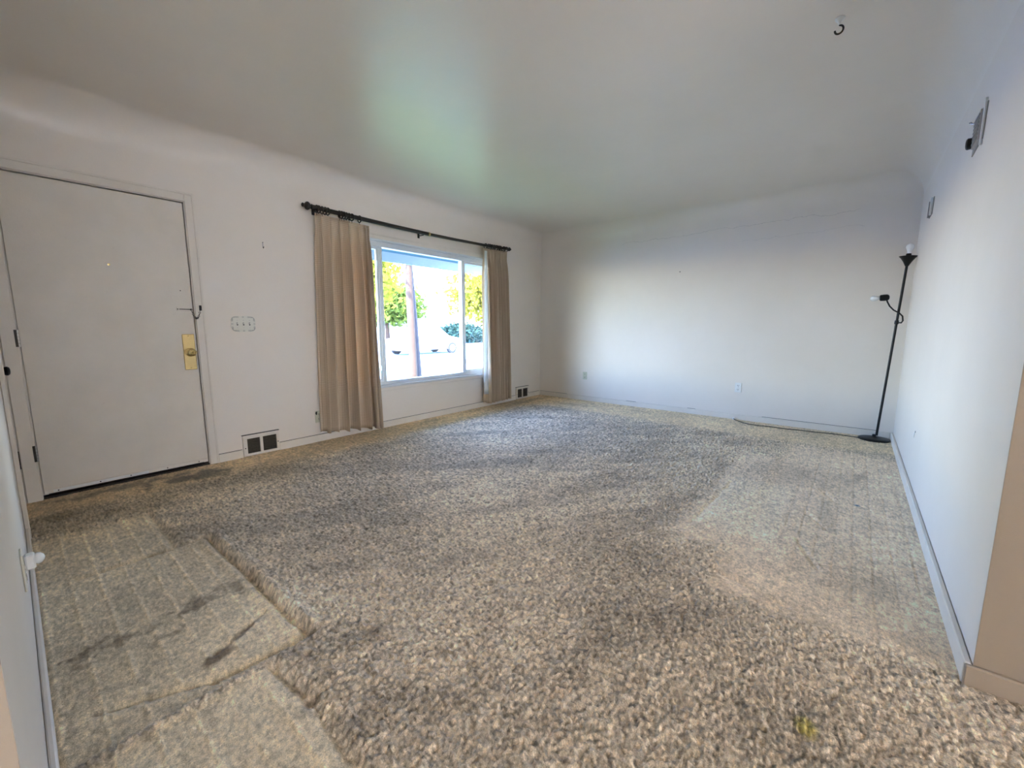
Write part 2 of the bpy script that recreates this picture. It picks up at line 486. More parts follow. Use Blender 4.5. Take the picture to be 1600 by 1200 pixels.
# ------------------------------------------------------------------ ceiling with cove
def cove(d):
    if d >= RC: return ZC
    d = max(d, 0.0)
    return ZC - RC + math.sqrt(max(RC*RC - (RC-d)**2, 0))
def ceiling():
    th = [RC*(1-math.cos(math.pi/2*k/14)) for k in range(15)]
    xs = sorted(set([-3.1, -1.5, 0.0, 0.9, XE-0.0005, XE] + [round(LX-t, 5) for t in th] + list(np.linspace(2.1, LX-RC-0.1, 14).round(4))))
    ys = sorted(set([-3.8, -2.0, -0.8, -0.1] + [round(t, 5) for t in th] + [round(W-t, 5) for t in th] + list(np.linspace(RC+0.1, W-RC-0.1, 16).round(4))))
    b = MB()
    for x in xs:
        for y in ys:
            d = [W-y, LX-x]
            if x >= XE: d.append(max(y, 0))
            b.v.append((x, y, cove(min(d))))
    n = len(ys)
    for i in range(len(xs)-1):
        for j in range(n-1):
            if xs[i] >= XE and ys[j] < 0: continue
            b.f.append((i*n+j, i*n+j+1, (i+1)*n+j+1, (i+1)*n+j))
    o = b.build('ceiling', 'ceiling_paint', smooth=True, fix=False)
    struct(o, 'off white plaster ceiling with curved cove edges', 'ceiling')
ceiling()
struct(MB().box(-3.3, LX+0.3, -3.9, W+0.14, ZC+0.05, ZC+0.25).build('roof_slab', 'roofing'), 'roof above the room', 'roof')

# ------------------------------------------------------------------ carpet floor
def vnoise(X, Y, scale, seed):
    g = np.random.default_rng(seed).random((256, 256))
    x = X*scale; y = Y*scale
    xi = np.floor(x).astype(int); yi = np.floor(y).astype(int)
    fx = x-xi; fy = y-yi
    fx = fx*fx*(3-2*fx); fy = fy*fy*(3-2*fy)
    a = g[yi % 256, xi % 256]; bb = g[yi % 256, (xi+1) % 256]; c = g[(yi+1) % 256, xi % 256]; d = g[(yi+1) % 256, (xi+1) % 256]
    return (a*(1-fx)+bb*fx)*(1-fy) + (c*(1-fx)+d*fx)*fy
def fbm(X, Y, scale, seed, oct=4):
    s = 0; a = 1; t = 0
    for k in range(oct):
        s = s + a*vnoise(X+3.7*k, Y-1.3*k, scale*2**k, seed+k); t += a; a *= 0.5
    return s/t
def sst(e0, e1, x):
    t = np.clip((x-e0)/(e1-e0), 0, 1); return t*t*(3-2*t)
def grade(a, b, s0, s1):
    out = [a]
    while out[-1] < b:
        k = (out[-1]-a)/(b-a); out.append(out[-1] + s0+(s1-s0)*k)
    out[-1] = b
    return out
def floor():
    xs = np.array(grade(0.0, 2.4, 0.0040, 0.0068)[:-1] + grade(2.4, LX, 0.0070, 0.015))
    ys = np.array(sorted([-v for v in grade(0.0, 1.1, 0.0042, 0.007)[1:]]) + grade(0.0, 2.4, 0.0040, 0.0068)[:-1] + grade(2.4, W, 0.0070, 0.013))
    nx, ny = len(xs), len(ys)
    X, Y = np.meshgrid(xs, ys)
    wb1 = (fbm(X, Y, 2.2, 5)-0.5)*0.10; wb2 = (fbm(X, Y, 9, 9)-0.5)*0.03
    e = wb1*0.5 + wb2
    # pressed-down strips where furniture stood (1 = pressed flat)
    def rect(x0, x1, y0, y1, s=0.02, w=1.0):
        return sst(x0-s, x0+s, X+e*w)*(1-sst(x1-s, x1+s, X+e*w))*sst(y0-s, y0+s, Y+e*w)*(1-sst(y1-s, y1+s, Y+e*w))
    pressA = rect(-1, 0.635, 1.83, 2.985, 0.012, 0.25)
    pressB = rect(-1, 0.49, 2.985, 3.60, 0.012, 0.25)
    pressC = rect(-1, 0.505, 0.2, 1.80, 0.015, 0.4)
    left = np.maximum(np.maximum(pressA, pressB), pressC)
    right = rect(1.885, 9, -0.2, 0.78, 0.05)*(1-sst(4.6, 5.0, X))
    right2 = rect(2.25, 4.2, -0.2, 1.08, 0.06)
    far = sst(4.75, 5.0, X + wb1*2 + 0.10*(Y-2.2)*0)
    nearwin = sst(3.86, 4.12, Y + wb1*2.5)
    flat = np.clip(np.maximum.reduce([left, right, right2*0.8, far, nearwin]), 0, 1)
    # tufts
    def blur(a, k):
        for _ in range(k):
            a = (a + np.roll(a, 1, 0) + np.roll(a, -1, 0) + np.roll(a, 1, 1) + np.roll(a, -1, 1))/5
        return a
    w0 = rng.standard_normal((ny, nx)); r1 = blur(w0, 1); r1 = r1/r1.std()+0.5*w0; r1 /= r1.std()
    r2 = blur(rng.standard_normal((ny, nx)), 8); r2 /= r2.std()
    r1 = np.clip(r1, -2, 2)
    Z = (1-0.72*flat)*(0.0032*r1 + 0.0003*r2) + 0.004*(fbm(X, Y, 1.3, 40)-0.5)
    Z += 0.007*(1-np.maximum(left, 0.5*right))
    # edge lips: pile rolls up beside the pressed strips
    def seg(x0, y0, x1, y1, wdt):
        dx, dy = x1-x0, y1-y0; L2 = dx*dx+dy*dy
        t = np.clip(((X-x0)*dx+(Y-y0)*dy)/L2, 0, 1)
        px, py = x0+t*dx, y0+t*dy
        return np.exp(-(((X+wb2*0.7-px)**2+(Y+wb2*0.7-py)**2)/(wdt*wdt)))
    lips = [(0.645, 1.86, 0.632, 2.98, 0.017, -0.032), (0.678, 1.86, 0.665, 2.98, 0.022, 0.012), (0.615, 1.9, 0.60, 2.96, 0.025, 0.006),
            (0.495, 3.02, 0.49, 3.6, 0.016, -0.022), (0.13, 2.985, 0.63, 2.995, 0.013, -0.016), (0.10, 2.0, 0.36, 1.87, 0.013, -0.008),
            (0.36, 1.87, 0.66, 1.835, 0.014, -0.015), (0.50, 1.80, 0.52, 1.56, 0.016, -0.022), (0.52, 1.56, 0.505, 1.2, 0.018, -0.016),
            (0.39, 2.0, 0.58, 2.10, 0.012, -0.010), (2.05, 0.82, 1.95, 0.50, 0.012, -0.010), (1.64, 0.76, 1.86, 0.86, 0.012, -0.008),
            (2.45, 1.02, 3.30, 0.98, 0.014, -0.005), (2.35, 0.42, 2.62, 0.52, 0.012, -0.006), (2.85, 0.40, 3.05, 0.52, 0.012, -0.006),
            (3.35, 0.38, 3.55, 0.47, 0.012, -0.006), (1.885, 0.0, 1.90, 0.75, 0.012, -0.004), (3.2, 3.95, 3.5, 4.2, 0.013, -0.006)]
    for x0, y0, x1, y1, wd, am in lips: Z += am*seg(x0, y0, x1, y1, wd)
    Z = Z - 0.008
    # stitch rows on the worn strips
    rowL = np.exp(-((((X-0.07) % 0.085)-0.0425)/0.006)**2)*left
    rowR = np.exp(-((((Y-0.03) % 0.075)-0.0375)/0.006)**2)*np.maximum(right*(Y < 0.6), 0)
    Z += 0.0036*rowL*(vnoise(X, Y, 70, 77) > 0.3) - 0.0018*rowR
    # yarn colour: soil and wear of the carpet itself
    plump = np.array([0.365, 0.302, 0.228]); worn = np.array([0.465, 0.365, 0.262]); tan = np.array([0.40, 0.295, 0.175])
    C = plump[None, None, :]*np.ones((ny, nx, 1))
    def lay(mask, col, k=1.0):
        nonlocal C
        mm = np.clip(mask*k, 0, 1)[..., None]; C = C*(1-mm) + np.array(col)[None, None, :]*mm
    door = sst(3.45, 3.95, Y+wb1*3)*(1-sst(1.2, 1.8, X+wb1*3))
    lay(door, (0.27, 0.215, 0.145), 0.85)
    lay(left, (0.395, 0.325, 0.225), 0.85); lay(right, worn); lay(right2, worn, 0.7); lay(far, (0.46, 0.365, 0.235)); lay(nearwin, tan)
    lay(rect(2.5, 3.45, 0.62, 1.02, 0.05), (0.50, 0.42, 0.31), 0.6)
    C *= (1+0.28*rowL*(vnoise(X, Y, 60, 78) > 0.35)-0.10*rowR)[..., None]
    mott = fbm(X, Y, 1.6, 60, 5); C *= (1 + 0.85*(mott-0.5))[..., None]
    st = fbm(X*0.6+Y*0.8, (Y*0.6-X*0.8)*0.35, 5, 90, 4)
    soil = np.clip((st-0.52)*5, 0, 1)*(1-flat)
    lay(soil, (0.19, 0.16, 0.125), 0.62)
    fsp = fbm(X, Y, 30, 120, 3); C *= (1+0.5*(fsp-0.5))[..., None]
    spots = np.clip((vnoise(X, Y, 3.6, 131)*vnoise(X, Y, 11, 132)-0.72)*5, 0, 1)
    lay(spots, (0.14, 0.12, 0.10), 0.4)
    nz = fbm(X, Y, 14, 150, 4); nzf = fbm(X, Y, 26, 160, 4)
    def blob(cx, cy, rx, ry, col, k, ang=0.0, thr=0.35, rag=0):
        c, s = math.cos(ang), math.sin(ang)
        u = ((X-cx)*c+(Y-cy)*s)/rx; v = (-(X-cx)*s+(Y-cy)*c)/ry
        d = np.sqrt(u*u+v*v)
        lay(np.clip((1.0-d+((nz-0.5)*1.6 if not rag else (nzf-0.5)*rag+(nz-0.5)*2))*2.0-thr, 0, 1), col, k)
    blob(0.80, 4.16, 0.32, 0.14, (0.085, 0.072, 0.055), 0.9); blob(0.95, 4.08, 0.22, 0.12, (0.10, 0.085, 0.06), 0.8)
    blob(0.45, 4.27, 0.45, 0.10, (0.12, 0.095, 0.065), 0.8); blob(0.13, 3.92, 0.16, 0.15, (0.15, 0.115, 0.065), 0.7)
    blob(0.30, 3.75, 0.35, 0.2, (0.22, 0.17, 0.10), 0.5); blob(1.4, 4.0, 0.5, 0.2, (0.23, 0.18, 0.12), 0.5)
    blob(0.24, 2.34, 0.24, 0.045, (0.085, 0.06, 0.035), 0.65, -0.02, 0.3, 3); blob(0.44, 2.36, 0.20, 0.055, (0.10, 0.07, 0.04), 0.55, 0.15, 0.4, 3); blob(0.34, 2.24, 0.10, 0.03, (0.10, 0.07, 0.04), 0.5, 0.1, 0.4, 3)
    blob(0.12, 2.27, 0.12, 0.03, (0.14, 0.10, 0.06), 0.7, -0.3, 0.5); blob(0.40, 1.98, 0.06, 0.035, (0.10, 0.07, 0.04), 0.9, 0.5)
    blob(0.50, 2.05, 0.12, 0.02, (0.15, 0.11, 0.07), 0.8, 0.5); blob(0.42, 2.98, 0.10, 0.02, (0.17, 0.12, 0.07), 0.7)
    blob(1.363, 0.385, 0.055, 0.04, (0.30, 0.25, 0.05), 0.75); blob(3.372, 0.273, 0.022, 0.018, (0.03, 0.10, 0.16), 1.0, 0, 0.2)
    blob(2.10, 0.79, 0.05, 0.008, (0.10, 0.17, 0.24), 0.8, 0.5, 0.3); blob(0.80, 1.66, 0.06, 0.03, (0.12, 0.10, 0.08), 0.8)
    blob(4.0, 0.27, 0.30, 0.05, (0.26, 0.20, 0.14), 0.7, -0.2); blob(3.1, 0.42, 0.35, 0.07, (0.30, 0.24, 0.17), 0.6, 0.1)
    blob(2.35, 0.20, 0.2, 0.12, (0.31, 0.25, 0.18), 0.5); blob(1.95, 0.30, 0.1, 0.25, (0.33, 0.27, 0.20), 0.4)
    blob(5.0, 4.15, 0.6, 0.14, (0.19, 0.14, 0.09), 0.7); blob(5.2, 3.5, 0.15, 0.35, (0.27, 0.20, 0.12), 0.5)
    blob(5.35, 2.6, 0.06, 0.4, (0.28, 0.20, 0.11), 0.5); blob(3.2, 4.22, 0.5, 0.05, (0.26, 0.19, 0.11), 0.5)
    for (sx, sy, sr) in [(1.02, 0.36, .014), (1.29, 0.735, .018), (1.30, 0.02, .016), (0.93, 0.62, .012), (1.11, 1.0, .02), (0.72, 1.2, .016), (1.6, 1.4, .018), (0.66, 0.86, .015), (2.2, 1.7, .02), (1.22, 2.4, .02)]:
        blob(sx, sy, sr, sr, (0.06, 0.055, 0.05), 0.7, 0, 0.3)
    w3 = rng.standard_normal((ny, nx)); r3 = blur(w3, 1); r3 = r3/r3.std()+0.7*w3; r3 = np.clip(r3/r3.std(), -2, 2)
    C = C*(1.72*(1+(0.30-0.14*flat)*r3))[..., None]*np.array([0.985, 0.975, 0.935])
    V = np.stack([X, Y, Z], -1).reshape(-1, 3).astype(np.float32)
    idx = np.arange(ny*nx).reshape(ny, nx)
    keep = ~((X[:-1, :-1] > XE+0.03) & (Y[1:, 1:] < -0.03))
    F = np.stack([idx[:-1, :-1], idx[:-1, 1:], idx[1:, 1:], idx[1:, :-1]], -1)[keep]
    me = bpy.data.meshes.new('floor')
    nf = len(F)
    me.vertices.add(len(V)); me.vertices.foreach_set('co', V.ravel())
    me.loops.add(nf*4); me.loops.foreach_set('vertex_index', F.astype(np.int32).ravel())
    me.polygons.add(nf); me.polygons.foreach_set('loop_start', np.arange(0, nf*4, 4, dtype=np.int32))
    try: me.polygons.foreach_set('loop_total', np.full(nf, 4, dtype=np.int32))
    except Exception: pass
    me.polygons.foreach_set('use_smooth', np.ones(nf, dtype=bool))
    me.update(); me.validate()
    ca = me.color_attributes.new('yarn', 'FLOAT_COLOR', 'POINT')
    ca.data.foreach_set('color', np.concatenate([np.clip(C, 0.01, 1), np.ones((ny, nx, 1))], -1).reshape(-1).astype(np.float32))
    me.materials.append(MATS['carpet'])
    o = bpy.data.objects.new('floor', me); COL.objects.link(o)
    struct(o, 'stained beige carpet floor with pressed furniture marks', 'carpet')
floor()
def floor_plain(x0, x1, y0, y1):
    b = MB(); b.v = [(x0,y0,0),(x1,y0,0),(x1,y1,0),(x0,y1,0)]; b.f = [(0,1,2,3)]
    o = b.build('floor_beyond', 'carpet', fix=False)
    ca = o.data.color_attributes.new('yarn', 'FLOAT_COLOR', 'POINT')
    for d in ca.data: d.color = (0.36, 0.31, 0.25, 1)
    struct(o, 'carpet of the adjoining area behind the camera', 'carpet')
floor_plain(-3.1, -0.0005, -3.8, YE+0.05); floor_plain(0.0, XE+0.05, -3.8, -1.1)

# ------------------------------------------------------------------ baseboards and trim
BH, BT = 0.066, 0.016
def bb(name, x0, x1, y0, y1, label):
    o = struct(MB().box(x0, x1, y0, y1, -0.012, BH, 0.004).build(name, 'trim_shaded' if 'return' in name else 'trim_paint'), label, 'baseboard')
    if 'front' in name:
        MB().box(x0+0.004, x1-0.004, W-0.0045, W-0.001, BH+0.0002, BH+0.0038).build('caulk_gap', 'slot_dark', o)
    if 'far' in name:
        for a, c in ((3.85, W-0.01), (0.12, 1.15), (1.9, 2.0), (2.7, 2.85)):
            MB().box(LX-0.0045, LX-0.001, a, c, BH+0.0002, BH+0.0036).build('caulk_gap', 'slot_dark', o)
    return o
bb('baseboard_front', 1.064, 1.243, W-BT, W-0.001, 'short baseboard between front door and large floor vent')
bb('baseboard_front', 1.537, 4.985, W-BT, W-0.001, 'long painted baseboard under the picture window')
bb('baseboard_front', 5.303, LX-BT, W-BT, W-0.001, 'short baseboard between small floor vent and far corner')
bb('baseboard_far', LX-BT, LX-0.001, BT+0.004, W-0.001, 'painted baseboard along the far wall')
bb('baseboard_right', XE-0.0008, LX-BT-0.001, 0.001, 0.02, 'dusty painted baseboard along the right wall')
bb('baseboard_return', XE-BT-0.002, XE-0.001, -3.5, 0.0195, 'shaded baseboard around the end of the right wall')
bb('baseboard_left', 0.001, BT, YE, 3.655, 'dusty baseboard along the left wall')

# front door casing
b = MB()
t = root('trim_1', (0.54, W, 0)); struct(t, 'painted casing around the front door', 'door casing')
def casing_front(x0, x1, z0, z1, parent, name):
    m1 = MB().box(x0, x1, W-0.014, W+0.0, z0, z1, 0.003)
    m1.build(name, 'trim_paint', parent)
casing_front(DX1, 1.062, -0.005, 2.118, t, 'side_casing')
casing_front(0.020, DX0, -0.005, 2.118, t, 'side_casing')
casing_front(DX0, DX1, DZ1, 2.118, t, 'head_casing')
MB().box(1.050, 1.064, W-0.020, W-0.013, -0.005, 2.122, 0.002).build('backband', 'trim_paint', t)
MB().box(DX0-0.066, 1.050, W-0.020, W-0.013, 2.106, 2.122, 0.002).build('backband', 'trim_paint', t)
for x0, x1 in ((DX0, DX0+0.004), (DX1-0.004, DX1)):
    MB().box(x0, x1, W+0.001, W+TH-0.005, 0, DZ1).build('jamb', 'trim_paint', t)
MB().box(DX0+0.004, DX1-0.004, W+0.001, W+TH-0.005, DZ1-0.004, DZ1-0.0005).build('jamb', 'trim_paint', t)
MB().box(DX0+0.004, DX1-0.004, W-0.004, W+TH-0.005, -0.012, 0.012, 0.002).build('threshold', 'dark_iron', t)
for x0, x1 in ((DX0+0.004, DX0+0.030), (DX1-0.030, DX1-0.004)):
    MB().box(x0, x1, W+0.052, W+TH-0.01, 0.012, DZ1-0.004).build('door_stop', 'trim_paint', t)
MB().box(DX0+0.030, DX1-0.030, W+0.052, W+TH-0.01, DZ1-0.04, DZ1-0.004).build('door_stop', 'trim_paint', t)
MB().box(DX0+0.030, DX1-0.030, W+0.052, W+TH-0.01, 0.012, 0.06).build('door_stop', 'dark_iron', t)

# front door
dr = root('door_1', (0.545, W, 0)); struct(dr, 'flat cream front door with brass lock plate and chain', 'door')
slab = MB().box(DX0+0.008, DX1-0.010, W+0.006, W+0.050, 0.030, DZ1-0.012, 0.003).build('slab', 'door_paint', dr)
sw = MB().box(DX0+0.012, DX1-0.014, W-0.0015, W+0.0059, 0.030, 0.054, 0.001).build('door_sweep', 'trim_paint', dr)
MB().box(DX0+0.05, 0.62, W-0.0022, W-0.0014, 0.033, 0.051).build('bare_strip', 'aluminium', sw)
for x in (0.16, 0.36, 0.52, 0.73, 0.93):
    MB().lathe((x, W-0.002, 0.042), (0,-1,0), [(0.004,0),(0.004,0.002),(0.001,0.003)], 10).build('screw', 'dark_iron', sw)
for z in (0.258, 0.995, 1.80):
    h = MB().tube([(0.0905, W-0.0085, z), (0.0905, W-0.0085, z+0.105)], 0.0065, 12).build('hinge', 'steel', dr, True)
    MB().box(DX0-0.010, DX0+0.001, W-0.0165, W-0.0142, z, z+0.105).build('leaf', 'dark_iron', h)
    for k in range(1, 5):
        MB().torus((0.0905, W-0.0085, z+0.021*k), (0,0,1), 0.0064, 0.0008, 12, 4).build('knuckle_gap', 'dark_iron', h)
lk = MB().box(0.906, 0.984, W-0.001, W+0.0058, 0.786, 1.062, 0.003).build('lock_plate', 'brass', dr)
kx, kz = 0.950, 0.922
MB().lathe((kx, W-0.001, kz), (0,-1,0), [(0.033,0),(0.033,0.004),(0.028,0.010),(0.016,0.013),(0.014,0.030)], 24).build('rosette', 'brass', lk, True)
MB().lathe((kx, W-0.030, kz), (0,-1,0), [(0.014,0),(0.018,0.004),(0.027,0.012),(0.029,0.022),(0.026,0.032),(0.018,0.036),(0.016,0.033),(0.001,0.033)], 24).build('knob', 'brass', lk, True)
MB().lathe((kx, W-0.063, kz), (0,-1,0), [(0.012,0),(0.012,0.003),(0.001,0.003)], 16).build('key_cylinder', 'brass_dark', lk, True)
MB().box(kx-0.002, kx+0.002, W-0.0672, W-0.0655, kz-0.006, kz+0.006).build('keyhole', 'void_black', lk)
for z in (0.80, 1.048):
    MB().lathe((0.945, W-0.001, z), (0,-1,0), [(0.004,0),(0.003,0.002)], 10).build('screw', 'brass_dark', lk)
# chain
ch = MB().box(0.892, 0.992, W+0.0005, W+0.0058, 1.238, 1.268, 0.002).build('chain_track', 'door_paint', dr)
MB().box(0.908, 0.985, W-0.001, W+0.0004, 1.250, 1.256).build('slot', 'slot_dark', ch)
MB().lathe((0.978, W-0.001, 1.252), (0,-1,0), [(0.006,0),(0.006,0.006),(0.003,0.008)], 12).build('slide_button', 'dark_iron', ch)
for x in (0.899,): MB().lathe((x, W+0.0005, 1.253), (0,-1,0), [(0.004,0),(0.003,0.002)], 10).build('screw', 'dark_iron', ch)
kp = MB().box(1.030, 1.046, W-0.021, W-0.0145, 1.245, 1.285, 0.002).build('chain_keeper', 'dark_iron', dr)
N = 15
for k in range(N):
    u = k/(N-1); x = 0.980+(1.038-0.980)*u
    z = 1.250+0.018*u - 0.075*(1-(2*u-1)**2)
    dz = 0.018+0.075*4*(2*u-1)*0.5*2; tang = Vector((0.058, 0, 0.018+0.30*(u-0.5))).normalized()
    axis = Vector((0,1,0)) if k % 2 == 0 else tang.cross(Vector((0,1,0)))
    MB().torus((x, W-0.013-0.011*u, z), axis, 0.0062, 0.0017, 10, 6).build('chain_link', 'dark_iron', ch, True)
MB().lathe((0.546, W+0.006, 1.544), (0,-1,0), [(0.008,0),(0.008,0.003),(0.005,0.0035),(0.004,0.001)], 14).build('peephole', 'brass', dr, True)
MB().lathe((0.928, W+0.0058, 1.393), (0,-1,0), [(0.004,0),(0.002,0.001)], 8).build('plugged_hole', 'slot_dark', dr)

# closet door in the left wall
t2 = root('trim_2', (0, 4.02, 0)); struct(t2, 'painted casing around the closet door', 'door casing')
MB().box(0.0005, 0.019, 3.665, 3.752, -0.005, 2.10, 0.003).build('side_casing', 'trim_paint', t2)
MB().box(0.0005, 0.011, 4.298, 4.365, 0.02, 2.10, 0.003).build('side_casing', 'trim_paint', t2)
MB().box(0.0005, 0.015, 4.292, 4.366, -0.005, 0.036, 0.003).build('plinth', 'trim_paint', t2)
MB().box(0.0005, 0.019, 3.752, 4.298, CZ1, 2.10, 0.003).build('head_casing', 'trim_paint', t2)
d2 = root('door_2', (0, 4.02, 0)); struct(d2, 'narrow closet door with a black round knob', 'door')
MB().box(-0.050, -0.012, CY0+0.004, CY1-0.004, 0.015, CZ1-0.006, 0.002).build('slab', 'door_paint', d2)
kb = MB().lathe((-0.012, 3.83, 0.886), (1,0,0), [(0.024,0),(0.024,0.004),(0.010,0.008),(0.009,0.022),(0.016,0.026),(0.023,0.034),(0.024,0.042),(0.019,0.049),(0.008,0.052)], 20).build('knob', 'black_metal', d2, True)
for z in (0.228, 1.70):
    MB().tube([(0.0135, 4.366, z), (0.0135, 4.366, z+0.115)], 0.0055, 10).build('hinge', 'dark_iron', d2, True)

# ------------------------------------------------------------------ window
wn_ = root('window_1', (3.32, W, 0.45)); struct(wn_, 'large white framed picture window with sliding side panes', 'window')
FY0, FY1 = W+0.030, W+0.105
fw_ = 0.045
fr = MB().box(WX0, WX1, FY0, FY1, WZ1-0.062, WZ1, 0.003).build('frame_head', 'vinyl', wn_)
MB().box(WX0, WX1, FY0, FY1, WZ0, WZ0+0.040, 0.003).build('frame_sill', 'vinyl', wn_)
for x0, x1 in ((WX0, WX0+fw_), (WX1-fw_, WX1)):
    MB().box(x0, x1, FY0, FY1, WZ0+0.040, WZ1-0.062, 0.003).build('frame_side', 'vinyl', wn_)
ML, MR = 2.712, 3.938     # mullion centres
for mx in (ML, MR):
    mu = MB().box(mx-0.020, mx+0.020, FY0+0.008, FY1, WZ0+0.040, WZ1-0.062, 0.002).build('mullion', 'vinyl', wn_)
    MB().box(mx-0.005, mx+0.005, FY0+0.002, FY0+0.0078, WZ0+0.045, WZ1-0.067, 0.001).build('mullion_ridge', 'vinyl', mu)
# sliding sashes left and right
for x0, x1, hx in ((WX0+fw_, ML-0.020, ML-0.034), (MR+0.020, WX1-fw_, MR+0.034)):
    s_ = MB()
    z0, z1 = WZ0+0.040, WZ1-0.062
    s_.box(x0, x0+0.028, FY0+0.020, FY0+0.045, z0, z1); s_.box(x1-0.028, x1, FY0+0.020, FY0+0.045, z0, z1)
    s_.box(x0+0.028, x1-0.028, FY0+0.020, FY0+0.045, z0, z0+0.028); s_.box(x0+0.028, x1-0.028, FY0+0.020, FY0+0.045, z1-0.028, z1)
    so = s_.build('sash', 'vinyl', wn_)
    MB().box(x0+0.028, x1-0.028, FY0+0.031, FY0+0.035, z0+0.028, z1-0.028).build('pane', 'window_glass', so)
    for hz in (0.66, 1.80):
        MB().box(hx-0.010, hx+0.010, FY0+0.006, FY0+0.0198, hz-0.03, hz+0.03, 0.004).build('latch', 'vinyl', so)
MB().box(ML+0.020, MR-0.020, FY0+0.050, FY0+0.055, WZ0+0.040, WZ1-0.062).build('pane', 'window_glass', wn_)
# returns, casing and sill
st_ = root('trim_3', (3.32, W, 0.45)); struct(st_, 'stepped white casing and sill around the picture window', 'window casing')
MB().box(WX0-0.065, WX1+0.065, W-0.014, W-0.0005, WZ1, WZ1+0.060, 0.003).build('head_casing', 'trim_paint', st_)
MB().box(WX0-0.070, WX1+0.070, W-0.020, W-0.0142, WZ1+0.042, WZ1+0.064, 0.002).build('backband', 'trim_paint', st_)
MB().box(WX0-0.002, WX1+0.002, W-0.018, W+0.029, WZ1-0.010, WZ1+0.008, 0.003).build('head_stop', 'vinyl', st_)
for x0, x1 in ((WX0-0.065, WX0), (WX1, WX1+0.065)):
    MB().box(x0, x1, W-0.014, W-0.0005, WZ0, WZ1, 0.003).build('side_casing', 'trim_paint', st_)
MB().box(WX0-0.075, WX1+0.075, W-0.030, W+0.029, WZ0-0.024, WZ0+0.001, 0.004).build('sill', 'vinyl', st_)
MB().box(WX0-0.060, WX1+0.060, W-0.012, W-0.0005, WZ0-0.062, WZ0-0.025, 0.003).build('apron', 'plaster', st_)

# unseen window added behind the camera to brighten the room
w2 = root('fill_window', (-0.9, -3.6, 0.7)); struct(w2, 'added unseen window giving fill daylight from the dining area', 'window')
b = MB(); b.box(RX0, RX1, -3.70, -3.64, RZ0, RZ0+0.05); b.box(RX0, RX1, -3.70, -3.64, RZ1-0.05, RZ1)
for x in (RX0, -0.925, RX1-0.05): b.box(x, x+0.05, -3.70, -3.64, RZ0+0.05, RZ1-0.05)
b.build('frame', 'vinyl', w2)
b = MB(); b.v = [(RX0, -3.625, RZ0), (RX1, -3.625, RZ0), (RX1, -3.625, RZ1), (RX0, -3.625, RZ1)]; b.f = [(0, 1, 2, 3)]
b.build('fill_shade', 'fill_shade_cloth', w2, fix=False)  # sheer shade added to let warm fill light into the room

# ------------------------------------------------------------------ curtain rod and curtains
RY = W-0.100
rodp = [(1.930, 2.198), (2.3, 2.190), (2.8, 2.182), (3.272, 2.180), (3.7, 2.184), (4.2, 2.194), (4.690, 2.212)]
rd = thing('curtain_rod', 'dark bronze curtain rod with turned finials above the picture window', 'curtain rod', (3.3, W-0.02, 2.19))
MB().tube([(x, RY, z) for x, z in rodp if x <= 3.28], 0.0205, 16).build('thick_tube', 'bronze', rd, True)
MB().tube([(x, RY, z) for x, z in rodp if x >= 3.27], 0.0170, 16).build('thin_tube', 'bronze', rd, True)
fin = [(0.016,0),(0.020,0.004),(0.020,0.010),(0.012,0.014),(0.012,0.020),(0.026,0.030),(0.032,0.042),(0.031,0.052),(0.024,0.062),(0.014,0.070),(0.010,0.076),(0.015,0.080),(0.016,0.088),(0.011,0.094),(0.004,0.096)]
MB().lathe((1.935, RY, 2.198), (-1,0,0.01), [(r*1.15, h) for r, h in fin], 20).build('finial', 'bronze', rd, True)
MB().lathe((4.688, RY, 2.212), (1,0,0.02), [(r*0.85, h*0.72) for r, h in fin], 20).build('finial', 'bronze', rd, True)
MB().lathe((3.262, RY, 2.180), (1,0,0), [(0.0212,0),(0.0225,0.004),(0.0225,0.020),(0.0195,0.026)], 16).build('joint_collar', 'brass', rd, True)
def rodz(x):
    for (xa, za), (xb, zb) in zip(rodp, rodp[1:]):
        if xa <= x <= xb: return za+(zb-za)*(x-xa)/(xb-xa)
    return rodp[0][1] if x < rodp[0][0] else rodp[-1][1]
for x in (1.985, 3.20, 4.62):
    z = rodz(x)
    br = MB().box(x-0.014, x+0.014, W-0.007, W-0.0005, z-0.045, z+0.025, 0.002).build('bracket', 'bronze', rd)
    MB().tube([(x, W-0.006, z-0.020), (x, RY+0.02, z-0.022), (x, RY, z-0.018)], 0.005, 8).build('bracket_arm', 'bronze', br, True)
MB().lathe((3.185, RY-0.004, 2.158), (0,0,-1), [(0.005,0),(0.006,0.006),(0.003,0.010)], 10).build('set_screw', 'dark_iron', rd)

